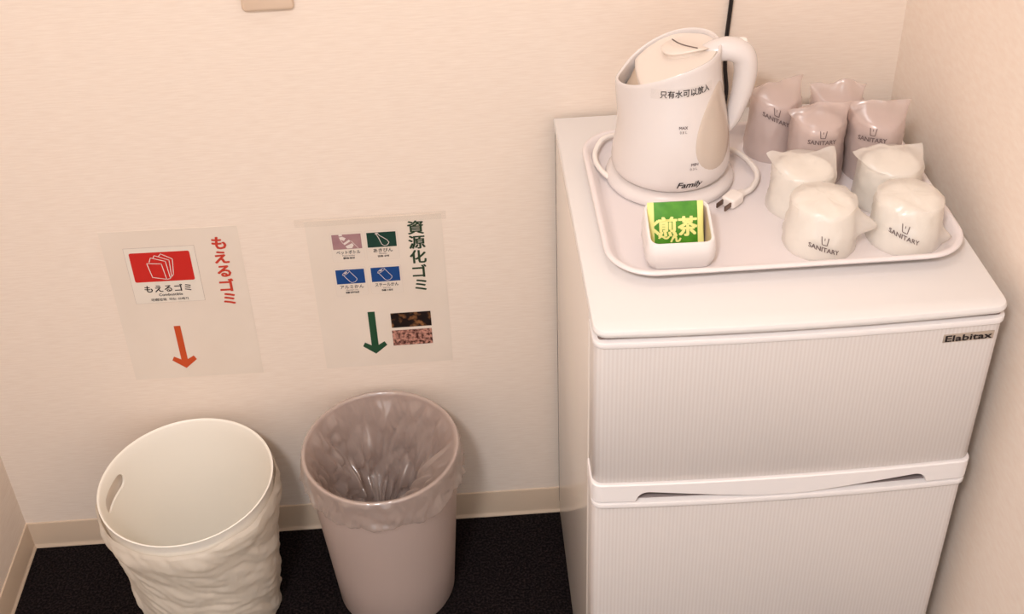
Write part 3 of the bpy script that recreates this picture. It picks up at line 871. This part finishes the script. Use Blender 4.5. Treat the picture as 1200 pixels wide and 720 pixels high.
# ------------------------------------------------------------------ white bin with hand hole and bag
B1 = (-0.1310, -0.1605)
b1 = thing('waste_bin', 'white round bin with hand hole and crinkled cream bag hanging outside', 'waste bin', (B1[0], B1[1], 0))
R1, H1 = 0.1365, 0.310
def b1r(z): return 0.1015 + (R1 - 0.1015) * (z / H1)
n = 120
prof = [(b1r(0.002), 0.002), (b1r(0.1), 0.1), (b1r(0.2), 0.2), (b1r(0.25), 0.25), (b1r(0.285), 0.285), (R1 - 0.0007, H1 - 0.0025), (R1 - 0.0002, H1 - 0.0007), (R1 - 0.0016, H1), (R1 - 0.0030, H1 - 0.0008), (b1r(0.3) - 0.0032, H1 - 0.004),
        (b1r(0.285) - 0.0034, 0.285), (b1r(0.25) - 0.0034, 0.25), (b1r(0.2) - 0.0034, 0.2), (b1r(0.1) - 0.0034, 0.1), (b1r(0.008) - 0.0034, 0.008)]
shell = mk('shell', *lathe(prof, n, True, True), M_BINW, b1, angle=50)
# hand hole: stadium-shaped cutter through the left wall
ha = math.radians(172)
cut_loops = []
for rr in (R1 - 0.03, R1 + 0.03):
    ring = []
    for x, z in rrect(0.078, 0.027, 0.0134, 8):
        zz = z + H1 - 0.041
        th = ha + x / R1
        ring.append((rr * math.cos(th), rr * math.sin(th), zz))
    cut_loops.append(ring)
cutter = mk('cutter', *loft(cut_loops), M_BINW, b1, smooth=False)
md = shell.modifiers.new('hole', 'BOOLEAN')
md.operation = 'DIFFERENCE'; md.object = cutter; md.solver = 'EXACT'
bpy.context.view_layer.update()
me2 = bpy.data.meshes.new_from_object(shell.evaluated_get(bpy.context.evaluated_depsgraph_get()))
shell.modifiers.clear()
shell.data = me2
me2.shade_smooth(); me2.set_sharp_from_angle(angle=math.radians(40))
bpy.data.objects.remove(cutter)
# outer bag: wrinkled skin from below the rim to the floor
L = []
N, K = 260, 90
for i in range(K + 1):
    t = i / K
    z = 0.004 + (H1 - 0.019 - 0.004) * t
    ring = []
    for j in range(N):
        a = 2 * PI * j / N
        r = b1r(z) + 0.0022
        x, y = r * math.cos(a), r * math.sin(a)
        sa = ((a - PI / 2) % (2 * PI)) * 0.12
        p, q = sa * 0.62 + z * 0.78, -sa * 0.78 + z * 0.62
        p += 0.012 * nz(sa * 14, z * 14, 3)
        w = abs(nz(p * 27, q * 8, 1)) * 0.0085 + abs(nz(p * 58 + 5, q * 18, 6)) * 0.0050 + abs(nz(sa * 70, z * 60, 2)) * 0.0018 + 0.003 * nz(sa * 9, z * 12, 8)
        sag = 0.010 * math.exp(-((t - 0.90) / 0.07) ** 2) * (0.5 + 0.5 * nz(math.cos(a) * 2.2, math.sin(a) * 2.2, 9))
        e = 0.35 if t > 0.985 else 1
        rr = r + (w + sag) * e
        ring.append((rr * math.cos(a), rr * math.sin(a), z + (0.006 * nz(math.cos(a) * 3, math.sin(a) * 3, 3) if t > 0.97 else 0)))
    L.append(ring)
mk('liner_bag', *loft(L, False, False), M_LINERW, b1, angle=80, label='crinkled cream plastic bag around the outside')

# ------------------------------------------------------------------ grey bin with clear liner
B2 = (0.1778, -0.1420)
b2 = thing('waste_bin', 'grey round bin with a clear plastic bag folded over its rim', 'waste bin', (B2[0], B2[1], 0))
R2, H2 = 0.1235, 0.336
def b2r(z): return 0.0985 + (R2 - 0.0985) * (z / H2)
prof = [(0.090, 0.0), (0.0965, 0.002), (b2r(0.008), 0.008), (b2r(0.1), 0.1), (b2r(0.2), 0.2), (b2r(0.3), 0.3), (R2 - 0.0006, H2 - 0.004), (R2 + 0.0008, H2 - 0.002), (R2 + 0.0006, H2), (R2 - 0.0024, H2), (R2 - 0.0034, H2 - 0.002),
        (b2r(0.3) - 0.0034, 0.3), (b2r(0.2) - 0.0034, 0.2), (b2r(0.1) - 0.0034, 0.1), (b2r(0.01) - 0.0034, 0.010)]
mk('shell', *lathe(prof, 112, True, True), M_BING, b2, angle=50)
N = 320
L = []
def fold(a, z, k): return k * (0.6 * abs(nz(math.cos(a) * 2.6 + 3, math.sin(a) * 2.6 + z * 8, z * 6 + 1)) + 0.5 * abs(nz(math.cos(a) * 6 - z * 16, math.sin(a) * 6 + z * 9, z * 14 + 7))) + min(1, k * 60) * 0.005 * abs(nz(math.cos(a) * 11 + z * 25, math.sin(a) * 11, z * 30))
for i in range(65):                                        # inside, from the bottom up to the rim
    t = i / 64
    z = 0.03 + (H2 + 0.0012 - 0.03) * t
    ring = []
    for j in range(N):
        a = 2 * PI * j / N
        k = 0.080 * (1 - smooth01(0.30, 1.0, t)) + 0.020 * (1 - smooth01(0.88, 1.0, t))
        # one loose fold hanging across on the right
        d = (a - math.radians(-12) + PI) % (2 * PI) - PI
        loose = 0.060 * math.exp(-(d / 0.42) ** 2) * math.sin(PI * min(1, max(0, (1 - t) / 0.75)))
        r = b2r(min(z, H2)) - 0.0042 - fold(a, z, k) - loose
        r = max(0.02, r)
        ring.append((r * math.cos(a), r * math.sin(a), z))
    L.append(ring)
for dr, dz in ((-0.0015, 0.0022), (0.0012, 0.0018), (0.0022, -0.0010)):
    L.append([((R2 + dr) * math.cos(2 * PI * j / N), (R2 + dr) * math.sin(2 * PI * j / N), H2 + dz + 0.0008 * nz(j * 0.3, 1, 1)) for j in range(N)])
for i in range(1, 15):                                     # outside cuff
    t = i / 14
    ring = []
    for j in range(N):
        a = 2 * PI * j / N
        ln = 0.050 + 0.016 * nz(math.cos(a) * 1.9, math.sin(a) * 1.9, 4) + 0.006 * math.cos(a + 1.2)
        z = H2 - 0.001 - ln * t
        r = b2r(z) + 0.0025 + 0.0035 * t + (0.2 + 0.8 * t) * (0.010 * abs(nz(math.cos(a) * 5 + z * 12, math.sin(a) * 5, z * 26 + 2)) + 0.006 * abs(nz(math.cos(a) * 12 - z * 30, math.sin(a) * 12, z * 44)))
        if i == 14: r -= 0.003
        ring.append((r * math.cos(a), r * math.sin(a), z))
    L.append(ring)
mk('liner_bag', *loft(L, True, False), M_LINER, b2, angle=80, label='clear crinkled plastic bag folded over the rim')
